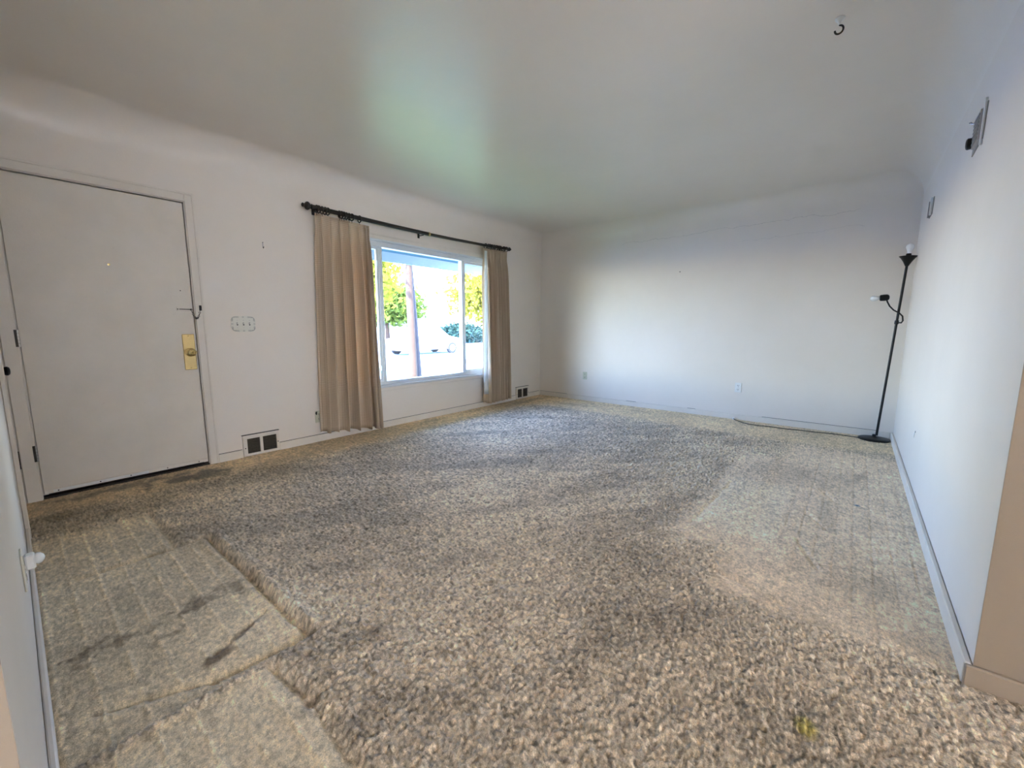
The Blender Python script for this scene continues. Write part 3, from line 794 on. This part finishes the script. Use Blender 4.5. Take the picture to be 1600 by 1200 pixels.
def make_curtain(name, label, xt0, xt1, xb0, xb1, zt0, zt1, zb0, zb1, nf, seed, ring_us, lining_side, flare):
    rr = random.Random(seed)
    t = thing(name, label, 'curtain', ((xt0+xt1)/2, RY, (zb0+zb1)/2), None)
    nu, nv = 26*nf, 48
    # irregular fold phase and strength
    ws = [rr.uniform(0.35, 1.7) for _ in range(nf)]; tot = sum(ws); cum = [0]
    for w_ in ws: cum.append(cum[-1]+w_/tot)
    amp = [rr.uniform(0.45, 1.15) for _ in range(nf+1)]; ph2 = rr.uniform(0, 6)
    def fold(u):
        for k in range(nf):
            if u <= cum[k+1] or k == nf-1:
                s = (u-cum[k])/(cum[k+1]-cum[k]); a = amp[k]*(1-s)+amp[k+1]*s
                return k, s, a
    b = MB(); uvs = []; arc = 0
    for i in range(nu+1):
        u = i/nu; k, s, a = fold(u)
        w1 = math.sin(2*math.pi*s); w2 = math.sin(4*math.pi*s+ph2+k)
        for j in range(nv+1):
            v = j/nv
            xt = xt0+(xt1-xt0)*u; xb = xb0+(xb1-xb0)*u
            vv = v**1.0
            A = 0.060*a*(0.55+0.45*min(1, v*5)) * (1.0+0.25*v)
            pin = math.exp(-((v-0.055)/0.035)**2)      # pleat pinch just below the heading
            A *= (1-0.45*pin)
            bulge = 0.012*math.sin(3.1*u+ph2)*v
            sn = abs(math.sin(math.pi*s))
            y = RY - 0.008 + A*math.cos(2*math.pi*s) + 0.006*a*w2*min(1, v*3) + bulge
            x = xt+(xb-xt)*vv + 0.026*a*math.sin(2*math.pi*s)*(0.5+0.5*v) + 0.006*math.sin(6*v+5*u*nf)*v
            zt = zt0+(zt1-zt0)*u - 0.012*(0.5-0.5*math.cos(2*math.pi*s))*(1 if nf < 30 else 0); zb = zb0+(zb1-zb0)*u + 0.004*w1
            z = zt+(zb-zt)*v
            y = min(y, W-0.036)
            b.v.append((x, y, z)); uvs.append((u*(xb1-xb0)*2.0, v*2.05))
    n = nv+1
    for i in range(nu):
        for j in range(nv):
            b.f.append((i*n+j, (i+1)*n+j, (i+1)*n+j+1, i*n+j+1))
    fo = b.build('fabric', 'curtain_fabric', t, True, fix=False)
    me = fo.data; uvl = me.uv_layers.new(name='UVMap')
    vi = np.zeros(len(me.loops), dtype=np.int32); me.loops.foreach_get('vertex_index', vi)
    uvl.data.foreach_set('uv', np.array(uvs, dtype=np.float32)[vi].ravel())
    md = fo.modifiers.new('thickness', 'SOLIDIFY'); md.thickness = 0.0016
    # white lining strip turned along the window-side edge
    b2 = MB(); iu = nu if lining_side == 'hi' else 0
    wd = flare; sg = -1 if lining_side == 'hi' else 1
    for j in range(1, nv-2):
        p = b.v[iu*n+j]
        q = 0.3+0.7*min(1, j/nv*1.2)
        if lining_side == 'hi':
            b2.v += [(p[0]+0.004, p[1]+0.006, p[2]), (p[0]+0.004+wd*q, p[1]+0.012, p[2])]
        else:
            b2.v += [(p[0]-wd*q, RY-0.035, p[2]), (p[0]+0.020, RY-0.045, p[2])]
    for j in range(len(b2.v)//2-1):
        b2.f.append((2*j, 2*j+1, 2*j+3, 2*j+2))
    lo = b2.build('lining', 'lining', t, True, fix=False)
    md = lo.modifiers.new('thickness', 'SOLIDIFY'); md.thickness = 0.0015
    for x in ring_us:
        z = rodz(x); til = rr.uniform(-0.25, 0.25)
        rg = MB().torus((x, RY, z-0.009), (1, til, 0.0), 0.031, 0.0055, 22, 8).build('ring', 'bronze', t, True)
        MB().tube([(x, RY, z-0.042), (x+0.002, RY+0.004, z-0.050), (x, RY+0.002, z-0.062)], 0.0022, 6).build('eyelet_hook', 'dark_iron', rg, True)
    return t
make_curtain('curtain', 'wide beige woven curtain glowing at the left of the window', 1.962, 2.500, 1.912, 2.535, 2.152, 2.136, 0.098, 0.040, 7, 3,
             [1.972, 1.990, 2.022, 2.050, 2.078, 2.190, 2.212, 2.236, 2.262, 2.290, 2.318, 2.400], 'hi', 0.014)
make_curtain('curtain', 'narrow beige woven curtain at the right of the window beside the small vent', 4.190, 4.668, 4.205, 4.735, 2.160, 2.178, 0.070, 0.072, 9, 12,
             [4.23, 4.285, 4.315, 4.36, 4.40, 4.45, 4.50, 4.53, 4.60, 4.655], 'lo', 0.062)

# ------------------------------------------------------------------ floor vents
def vent(x0, x1, z0, z1, label):
    t = thing('floor_vent', label, 'vent', ((x0+x1)/2, W, 0), 'white floor registers in the front wall')
    yf = W-0.022; bw_ = 0.032; xm = (x0+x1)/2; sp = 0.011
    f = MB()
    f.box(x0, x1, yf, W-0.0005, z1-bw_, z1); f.box(x0, x1, yf, W-0.0005, z0, z0+0.020)
    f.box(x0, x0+bw_, yf, W-0.0005, z0+0.020, z1-bw_); f.box(x1-0.020, x1, yf, W-0.0005, z0+0.020, z1-bw_)
    f.box(xm-sp, xm+sp, yf, W-0.0005, z0+0.020, z1-bw_)
    f.build('frame', 'trim_paint', t)
    for a, c in ((x0+bw_, xm-sp), (xm+sp, x1-0.020)):
        g = MB().box(a, c, W-0.004, W-0.0006, z0+0.020, z1-bw_).build('duct_opening', 'slot_dark', t)
        nn = 9
        for k in range(nn):
            z = z0+0.026+(z1-bw_-z0-0.032)*k/(nn-1)
            MB().quadbox([(a,yf+0.004,z-0.004),(c,yf+0.004,z-0.004),(c,yf+0.014,z+0.003),(a,yf+0.014,z+0.003),
                          (a,yf+0.004,z-0.002),(c,yf+0.004,z-0.002),(c,yf+0.014,z+0.005),(a,yf+0.014,z+0.005)]).build('louver', 'vent_dark', g)
    for x, z in ((x0+0.015, (z0+z1)/2-0.02), (x1-0.010, (z0+z1)/2-0.01)):
        MB().lathe((x, yf, z), (0,-1,0), [(0.005,0),(0.004,0.002)], 10).build('screw', 'dark_iron', t)
    MB().box(x0-0.004, x1+0.006, yf-0.001, W-0.0005, z1+0.0005, z1+0.004).build('gap_strip', 'dark_iron', t)
vent(1.245, 1.534, 0.004, 0.188, 'white floor vent between the front door and the left curtain')
vent(4.988, 5.298, 0.004, 0.188, 'white floor vent in the far corner past the right curtain')

# ------------------------------------------------------------------ switch plate and outlets
sp_ = thing('light_switch', 'ornate ivory three gang light switch beside the front door', 'light switch', (1.331, W, 1.143))
def ornate(cx, cz, hw, hh, n=120):
    P = []
    for k in range(n):
        a = 2*math.pi*k/n
        c, s = math.cos(a), math.sin(a)
        sx = math.copysign(abs(c)**0.35, c); sz = math.copysign(abs(s)**0.35, s)
        w_ = 1+0.035*math.sin(a*22) + 0.05*math.exp(-((abs(s)-1)/0.05)**2) + 0.03*math.exp(-((abs(c)-1)/0.05)**2)
        P.append((cx+hw*sx*w_, W-0.0006, cz+hh*sz*w_))
    return P
MB().prism(ornate(1.331, 1.143, 0.088, 0.063), (0, -0.006, 0)).build('scrolled_border', 'plate_ivory', sp_)
cb = MB()
for k in range(40):
    a = 2*math.pi*k/40; c, s = math.cos(a), math.sin(a)
    sx = math.copysign(abs(c)**0.4, c); sz = math.copysign(abs(s)**0.4, s)
    cb.torus((1.331+0.083*sx, W-0.007, 1.143+0.057*sz), (0,1,0), 0.0055, 0.0014, 8, 5)
cb.build('scrollwork', 'bare_plaster', sp_)['kind'] = 'stuff'
pl = MB().box(1.255, 1.407, W-0.0095, W-0.0068, 1.092, 1.194, 0.002).build('plate', 'plate_ivory', sp_)
for x in (1.285, 1.331, 1.377):
    g = MB().box(x-0.005, x+0.005, W-0.0102, W-0.0094, 1.131, 1.155).build('toggle_slot', 'slot_dark', pl)
    MB().quadbox([(x-.003,W-.0100,1.140),(x+.003,W-.0100,1.140),(x+.003,W-.0100,1.147),(x-.003,W-.0100,1.147),
                  (x-.003,W-.020,1.147),(x+.003,W-.020,1.147),(x+.003,W-.018,1.153),(x-.003,W-.018,1.153)]).build('toggle', 'plate_ivory', sp_)
    for z in (1.112, 1.174):
        MB().lathe((x, W-0.0094, z), (0,-1,0), [(0.0028,0),(0.002,0.001)], 8).build('screw', 'steel', pl)

def outlet(c, axis, label, mat, grp='duplex wall outlets', extra=None):
    # axis: outward normal 'y-','x-','x+','y+'
    t = thing('wall_outlet', label, 'outlet', c)
    n = {'y-': Vector((0,-1,0)), 'x-': Vector((-1,0,0)), 'x+': Vector((1,0,0)), 'y+': Vector((0,1,0))}[axis]
    s = n.cross(Vector((0,0,1)))
    C = Vector(c)
    def bx(u0, u1, d0, d1, z0, z1, bev=0.0):
        pts = [C+s*u+n*d for u in (u0, u1) for d in (d0, d1)]
        xs = [p.x for p in pts]; ys = [p.y for p in pts]
        return MB().box(min(xs), max(xs), min(ys), max(ys), C.z+z0, C.z+z1, bev)
    p = bx(-0.036, 0.036, 0.0006, 0.006, -0.058, 0.058, 0.002).build('cover_plate', mat, t)
    for zc in (-0.024, 0.024):
        r = bx(-0.017, 0.017, 0.006, 0.0078, zc-0.015, zc+0.015, 0.001).build('receptacle', mat, t)
        for u in (-0.007, 0.007):
            bx(u-0.0018, u+0.0018, 0.0078, 0.0084, zc-0.003, zc+0.008).build('slot', 'slot_dark', r)
        MB().lathe(C+n*0.0078+Vector((0,0,zc-0.009)), n, [(0.003,0),(0.003,0.0007)], 10).build('ground_hole', 'slot_dark', r)
    MB().lathe(C+n*0.006, n, [(0.003,0),(0.002,0.0012)], 8).build('screw', 'steel', p)
    return t
o1 = outlet((1.918, W, 0.247), 'y-', 'pale outlet with broken corner beside the left curtain hem', 'plate_green')
MB().prism([(1.888,W-0.0062,0.297),(1.884,W-0.0062,0.28),(1.893,W-0.0062,0.264),(1.901,W-0.0062,0.273),(1.903,W-0.0062,0.300)], (0,-0.0006,0)).build('broken_corner', 'void_black', o1)
outlet((LX, 3.532, 0.380), 'x-', 'ivory outlet on the far wall nearest the window corner', 'plate_green')
outlet((LX, 1.424, 0.392), 'x-', 'white outlet on the far wall above the lamp cord plug', 'plate_white')
o4 = outlet((0.0, 2.268, 0.385), 'x+', 'outlet with white night light on the left wall', 'plate_ivory')
MB().box(0.0085, 0.030, 2.252, 2.284, 0.384, 0.430, 0.004).build('night_light_body', 'night_light', o4)
MB().lathe((0.030, 2.268, 0.410), (1,0,0), [(0.016,0),(0.018,0.005),(0.016,0.012),(0.009,0.018),(0.002,0.020)], 16).build('night_light_lens', 'night_light', o4, True)

# ------------------------------------------------------------------ small wall hardware
h = thing('wall_hook', 'small dark picture hook on the wall between door and curtain', 'hook', (1.532, W, 1.80))
MB().box(1.5285, 1.5355, W-0.003, W-0.0005, 1.792, 1.842, 0.001).build('back_strip', 'steel', h)
MB().tube([(1.532, W-0.002, 1.800), (1.532, W-0.010, 1.788), (1.532, W-0.018, 1.792), (1.532, W-0.019, 1.804)], 0.0022, 8).build('hook', 'dark_iron', h, True)
MB().tube([(1.532, W-0.001, 1.834), (1.532, W-0.012, 1.840)], [0.0018, 0.0018], 8).build('nail', 'dark_iron', h)
nl = MB().lathe((LX-0.0005, 2.185, 1.819), (-1,0,0.1), [(0.0025,0),(0.0025,0.014),(0.006,0.0145),(0.006,0.017)], 10).build('wall_nail', 'dark_iron')
tag(nl, 'single dark nail in the middle of the far wall', 'nail')
# ceiling hook
hk = thing('ceiling_hook', 'white swag hook hanging from the ceiling at top right', 'hook', (2.698, 0.562, ZC))
MB().lathe((2.698, 0.562, ZC-0.0005), (0,0,-1), [(0.019,0),(0.020,0.004),(0.014,0.012),(0.007,0.020),(0.006,0.030)], 16).build('base', 'plate_white', hk, True)
pts = [(2.698+0.000, 0.562, ZC-0.028)]
for k in range(14):
    a = math.radians(80-20*k)
    pts.append((2.698, 0.562-0.016*math.cos(a)*1.0, ZC-0.050+0.018*math.sin(a)))
MB().tube(pts, 0.0042, 8).build('hook', 'bronze', hk, True)
# empty sconce boxes on the right wall
s1 = thing('sconce_mount', 'nearer empty sconce mount with black socket on the right wall', 'wall fixture', (3.12, 0.0, 2.05), 'stripped sconce mounts high on the right wall')
MB().prism([(3.235,0.0006,1.968),(3.015,0.0006,1.985),(2.995,0.0006,2.140),(3.205,0.0006,2.150)], (0,0.004,0)).build('wall_patch', 'bare_plaster', s1)
MB().prism([(3.170,0.005,1.985),(3.040,0.005,1.990),(3.040,0.005,2.125),(3.170,0.005,2.125)], (0,0.012,0)).build('back_plate', 'steel', s1)
for k in range(7):
    z = 2.005+0.017*k
    MB().box(3.045, 3.165, 0.0172, 0.0195, z-0.004, z+0.004).build('rib', 'bare_plaster', s1)
MB().box(3.020, 3.034, 0.0006, 0.010, 1.960, 2.165, 0.002).build('edge_strip', 'plate_white', s1)
sk_ = MB().lathe((3.185, 0.006, 2.020), (0.15,1,0), [(0.020,0),(0.021,0.008),(0.026,0.010),(0.027,0.024),(0.022,0.029),(0.012,0.031)], 18).build('socket', 'black_metal', s1, True)
MB().tube([(3.19,0.012,2.112),(3.20,0.022,2.116),(3.205,0.027,2.126),(3.200,0.030,2.122)], 0.004, 8).build('wire_stub', 'steel', s1, True)
s2_ = thing('sconce_mount', 'farther empty sconce mount without socket on the right wall', 'wall fixture', (4.78, 0.0, 2.05), 'stripped sconce mounts high on the right wall')
MB().prism([(4.875,0.0006,1.985),(4.700,0.0006,1.990),(4.690,0.0006,2.115),(4.870,0.0006,2.110)], (0,0.004,0)).build('wall_patch', 'bare_plaster', s2_)
MB().box(4.725, 4.740, 0.005, 0.018, 1.985, 2.118, 0.002).build('side_flange', 'plate_white', s2_)
MB().box(4.835, 4.850, 0.005, 0.018, 1.985, 2.110, 0.002).build('side_flange', 'steel', s2_)
MB().box(4.7405, 4.8345, 0.005, 0.009, 2.035, 2.055, 0.001).build('crossbar', 'steel', s2_)
n2 = thing('wall_anchor', 'tiny metal anchor low on the right wall near the lamp', 'anchor', (3.96, 0.0, 0.40))
MB().lathe((3.96, 0.0005, 0.405), (0,1,0), [(0.006,0),(0.006,0.003),(0.003,0.004)], 10).build('plug', 'steel', n2)
MB().tube([(3.96, 0.004, 0.403), (3.958, 0.006, 0.385), (3.955, 0.006, 0.365)], 0.002, 6).build('loose_wire', 'plate_white', n2, True)

# ------------------------------------------------------------------ floor lamp
BX, BY = 5.488, 0.147
lp = thing('floor_lamp', 'black floor lamp with torch shade and side reading arm in the corner', 'floor lamp', (BX, BY, 0.0))
MB().lathe((BX, BY, -0.006), (0,0,1), [(0.118,0),(0.124,0.004),(0.125,0.016),(0.120,0.022),(0.100,0.027),(0.040,0.036),(0.016,0.040),(0.015,0.060),(0.001,0.060)], 40).build('base', 'black_metal', lp, True)
PT = Vector((5.488, 0.064, 1.690)); PB = Vector((BX, 0.130, 0.045))
def pole(z): return PB+(PT-PB)*((z-PB.z)/(PT.z-PB.z))
po = MB().tube([PB, PT], 0.0105, 14).build('pole', 'black_metal', lp, True)
for z in (0.45, 0.87, 1.28):
    MB().torus(pole(z), PT-PB, 0.0105, 0.0015, 14, 6).build('joint_ring', 'black_metal', po, True)
ax = (PT-PB).normalized()
sh = MB().lathe(PT, ax, [(0.013,-0.004),(0.020,0.012),(0.034,0.040),(0.052,0.068),(0.068,0.086),(0.066,0.087),(0.048,0.072),(0.030,0.050),(0.020,0.045)], 28).build('torch_shade', 'black_metal', lp, True)
MB().lathe(PT+ax*0.045, ax, [(0.020,0),(0.020,0.060),(0.016,0.066)], 18).build('socket', 'black_metal', sh, True)
MB().lathe(PT+ax*0.108, ax, [(0.013,0),(0.015,0.004),(0.016,0.022),(0.022,0.036),(0.029,0.052),(0.030,0.066),(0.025,0.080),(0.013,0.090),(0.002,0.093)], 20).build('bulb', 'bulb_white', lp, True)
J = pole(1.165)
cl_ = MB().lathe(J-ax*0.018, ax, [(0.015,0),(0.016,0.004),(0.016,0.032),(0.015,0.036)], 16).build('arm_clamp', 'black_metal', lp, True)
y0 = J.y
armp = [(5.488, y0, 1.162), (5.480, 0.052, 1.160), (5.475, 0.044, 1.180), (5.473, 0.050, 1.222), (5.470, 0.076, 1.252), (5.466, 0.118, 1.280), (5.462, 0.150, 1.318), (5.462, 0.168, 1.355), (5.462, 0.180, 1.385)]
MB().tube(armp, 0.0065, 10).build('gooseneck', 'black_metal', lp, True)
hd = MB().lathe((5.462, 0.158, 1.402), (0.0,1,-0.06), [(0.012,0),(0.024,0.006),(0.030,0.018),(0.031,0.040),(0.030,0.062),(0.026,0.070),(0.016,0.072)], 22).build('reading_head', 'black_metal', lp, True)
MB().lathe((5.462, 0.229, 1.397), (0.0,1,-0.06), [(0.012,0),(0.014,0.008),(0.021,0.024),(0.026,0.042),(0.024,0.058),(0.014,0.068),(0.002,0.071)], 18).build('reading_bulb', 'bulb_white', lp, True)
cp = [(5.430, 0.262, 0.012), (5.46, 0.36, 0.008), (5.475, 0.486, 0.006), (5.450, 0.62, 0.006), (5.442, 0.765, 0.006), (5.415, 0.90, 0.006), (5.425, 1.02, 0.006), (5.400, 1.15, 0.006), (5.43, 1.28, 0.006), (5.52, 1.39, 0.008), (5.575, 1.435, 0.014)]
def smooth_path(P, n=6):
    P = [Vector(p) for p in P]; out = []
    for i in range(len(P)-1):
        p0 = P[max(i-1,0)]; p1 = P[i]; p2 = P[i+1]; p3 = P[min(i+2,len(P)-1)]
        for k in range(n):
            t = k/n
            out.append(0.5*((2*p1)+(p2-p0)*t+(2*p0-5*p1+4*p2-p3)*t*t+(3*p1-p0-3*p2+p3)*t**3))
    return out+[P[-1]]
co = MB().tube(smooth_path(cp), 0.0042, 8).build('cord', 'cord_black', lp, True)
MB().box(5.572, 5.602, 1.428, 1.452, 0.002, 0.028, 0.004).build('plug', 'plate_white', co)

# ------------------------------------------------------------------ outdoors
GZ = -0.35
def quad(name, x0, x1, y0, y1, z, mat, label, cat):
    b = MB(); b.box(x0, x1, y0, y1, z-0.3, z)
    return struct(b.build(name, mat), label, cat)
quad('lawn', -25, 45, W+TH+0.02, 10.6, GZ, 'grass', 'sunlit green lawn outside the window', 'lawn')
quad('street', -40, 90, 10.6, 25.0, GZ-0.06, 'asphalt', 'pale sunlit street outside the window', 'street')
quad('far_lawn', -60, 120, 25.0, 90.0, GZ, 'asphalt', 'bright ground across the street', 'ground')
struct(MB().box(-1.5, 8.0, W+TH+0.002, 5.55, 2.16, 2.20).build('eave_soffit', 'eave_paint'), 'blue painted roof overhang outside the window', 'eave')
struct(MB().box(-1.5, 8.0, 5.55, 5.59, 2.03, 2.24).build('fascia', 'fascia_paint'), 'pale blue fascia board of the roof overhang', 'fascia')

def leaves(n, cen, rad, size, seed):
    g = np.random.default_rng(seed)
    d = g.standard_normal((n, 3)); d /= np.linalg.norm(d, axis=1)[:, None]
    cl = g.random((n//60+1, 3))*2-1
    rr_ = g.random(n)**0.45
    P = d*rr_[:, None]
    P += 0.25*cl[np.arange(n) % len(cl)]
    P = np.array(cen)+P*np.array(rad)
    a = g.standard_normal((n, 3)); a /= np.linalg.norm(a, axis=1)[:, None]
    c = np.cross(a, g.standard_normal((n, 3))); c /= np.linalg.norm(c, axis=1)[:, None]
    s = size*(0.6+0.8*g.random(n))[:, None]
    V = np.stack([P-a*s, P+c*s*0.5, P+a*s, P-c*s*0.5], 1).reshape(-1, 3)
    b = MB(); b.v = [tuple(v) for v in V]; b.f = [(4*i, 4*i+1, 4*i+2, 4*i+3) for i in range(n)]
    return b
def tree(label, x, y, h, crad, cz, mat, n, seed, trunk_r=0.16, bark='bark', size=0.16):
    t = thing('tree', label, 'tree', (x, y, GZ), 'trees outside the window')
    MB().tube([(x, y, GZ-0.1), (x+0.02, y, GZ+0.4), (x-0.03, y, h*0.5), (x, y, h)], [trunk_r*1.25, trunk_r, trunk_r*0.9, trunk_r*0.5], 12).build('trunk', bark, t, True)
    c = leaves(n, (x, y, cz), crad, size, seed).build('crown', mat, t, fix=False); c['kind'] = 'stuff'
    return t
tr = tree('reddish trunked tree nearest the window on the lawn', 7.10, 9.75, 4.6, (2.6, 2.2, 1.5), 5.4, 'leaf_yellow', 5000, 21, 0.105)
MB().tube([(7.42, 9.86, GZ-0.1), (7.36, 9.86, 0.8), (7.30, 9.9, 2.2), (7.20, 9.95, 4.2)], [0.075, 0.06, 0.055, 0.04], 10).build('side_trunk', 'bark_dark', tr, True)
tree('tall yellow green tree across the street seen left in the window', 16.0, 30.0, 6.0, (4.5, 3.5, 3.6), 5.6, 'leaf_yellow', 6000, 22, 0.22, size=0.28)
tree('broad yellow tree across the street behind the right pane', 37.0, 33.0, 5.0, (6.5, 4.0, 3.2), 4.6, 'leaf_yellow', 7000, 23, 0.25, size=0.3)
tree('green tree across the street between the others', 26.0, 39.0, 5.0, (4.0, 3.5, 2.2), 3.6, 'leaf_green', 4500, 24, 0.22, size=0.28)
tree('tall green tree at the far right outside', 50.0, 36.0, 8.0, (6.0, 5.0, 4.5), 9.0, 'leaf_green', 6000, 25, 0.3, size=0.34)
for i, (x, y, rx, rz, lab) in enumerate([(27.0, 28.5, 2.6, 1.0, 'dark bluish hedge across the street in the centre pane'), (34.5, 28.0, 3.2, 1.1, 'dark bluish hedge across the street in the right pane')]):
    s_ = thing('hedge', lab, 'hedge', (x, y, GZ), 'hedges across the street')
    lv = leaves(5000, (x, y, GZ+rz*0.75), (rx, 1.0, rz), 0.2, 50+i).build('foliage', 'hedge_leaf', s_, fix=False); lv['kind'] = 'stuff'
    for k in range(3):
        MB().tube([(x-rx*0.5+k*rx*0.5, y, GZ-0.05), (x-rx*0.5+k*rx*0.5+0.1, y, GZ+0.6)], [0.06, 0.03], 8).build('stem', 'bark_dark', s_)

# parked car
cx_, cy_ = 15.4, 19.6
car = thing('car', 'white car parked on the bright street behind the tree trunk', 'car', (cx_, cy_, GZ-0.06))
gz = GZ-0.06
prof = [(-2.2,0.28),(-2.25,0.62),(-2.05,0.86),(-1.35,0.94),(-0.75,1.38),(0.55,1.42),(1.15,1.02),(2.05,0.86),(2.25,0.60),(2.2,0.28)]
MB().prism([(cx_+a, cy_-0.85, gz+h) for a, h in prof], (0, 1.7, 0)).build('body', 'car_paint', car)
for yy in (cy_-0.856, cy_+0.851):
    MB().prism([(cx_-1.12,yy,gz+0.95),(cx_-0.68,yy,gz+1.31),(cx_-0.08,yy,gz+1.34),(cx_-0.08,yy,gz+0.95)], (0,0.005,0)).build('window', 'car_glass', car)
    MB().prism([(cx_+0.0,yy,gz+0.95),(cx_+0.0,yy,gz+1.34),(cx_+0.50,yy,gz+1.34),(cx_+0.98,yy,gz+0.98)], (0,0.005,0)).build('window', 'car_glass', car)
for a in (-1.38, 1.38):
    for yy in (cy_-0.87, cy_+0.67):
        wv = MB().tube([(cx_+a, yy, gz+0.32), (cx_+a, yy+0.2, gz+0.32)], 0.32, 20).build('wheel', 'tyre', car, True)
        MB().lathe((cx_+a, yy-0.004 if yy < cy_ else yy+0.204, gz+0.32), (0, -1 if yy < cy_ else 1, 0), [(0.2,0),(0.19,0.01),(0.05,0.015)], 16).build('hubcap', 'aluminium', wv, True)
# house across the street
hs = thing('house', 'pale house across the street behind the trees', 'house', (29, 44, GZ))
MB().box(18, 42, 46, 54, GZ, 2.6).build('wall', 'siding', hs)
MB().prism([(17.4,45.4,2.6),(17.4,54.6,2.6),(17.4,50,4.8)], (25.2,0,0)).build('roof', 'roofing', hs)
for x in (20.5, 25.5, 34.0, 38.5):
    w_ = MB().box(x, x+1.6, 45.93, 45.999, 0.7, 1.9).build('window', 'vinyl', hs)
    MB().box(x+0.1, x+1.5, 45.91, 45.929, 0.8, 1.8).build('pane', 'car_glass', w_)

# remove helper properties
for o in bpy.data.objects:
    if '_o' in o: del o['_o']
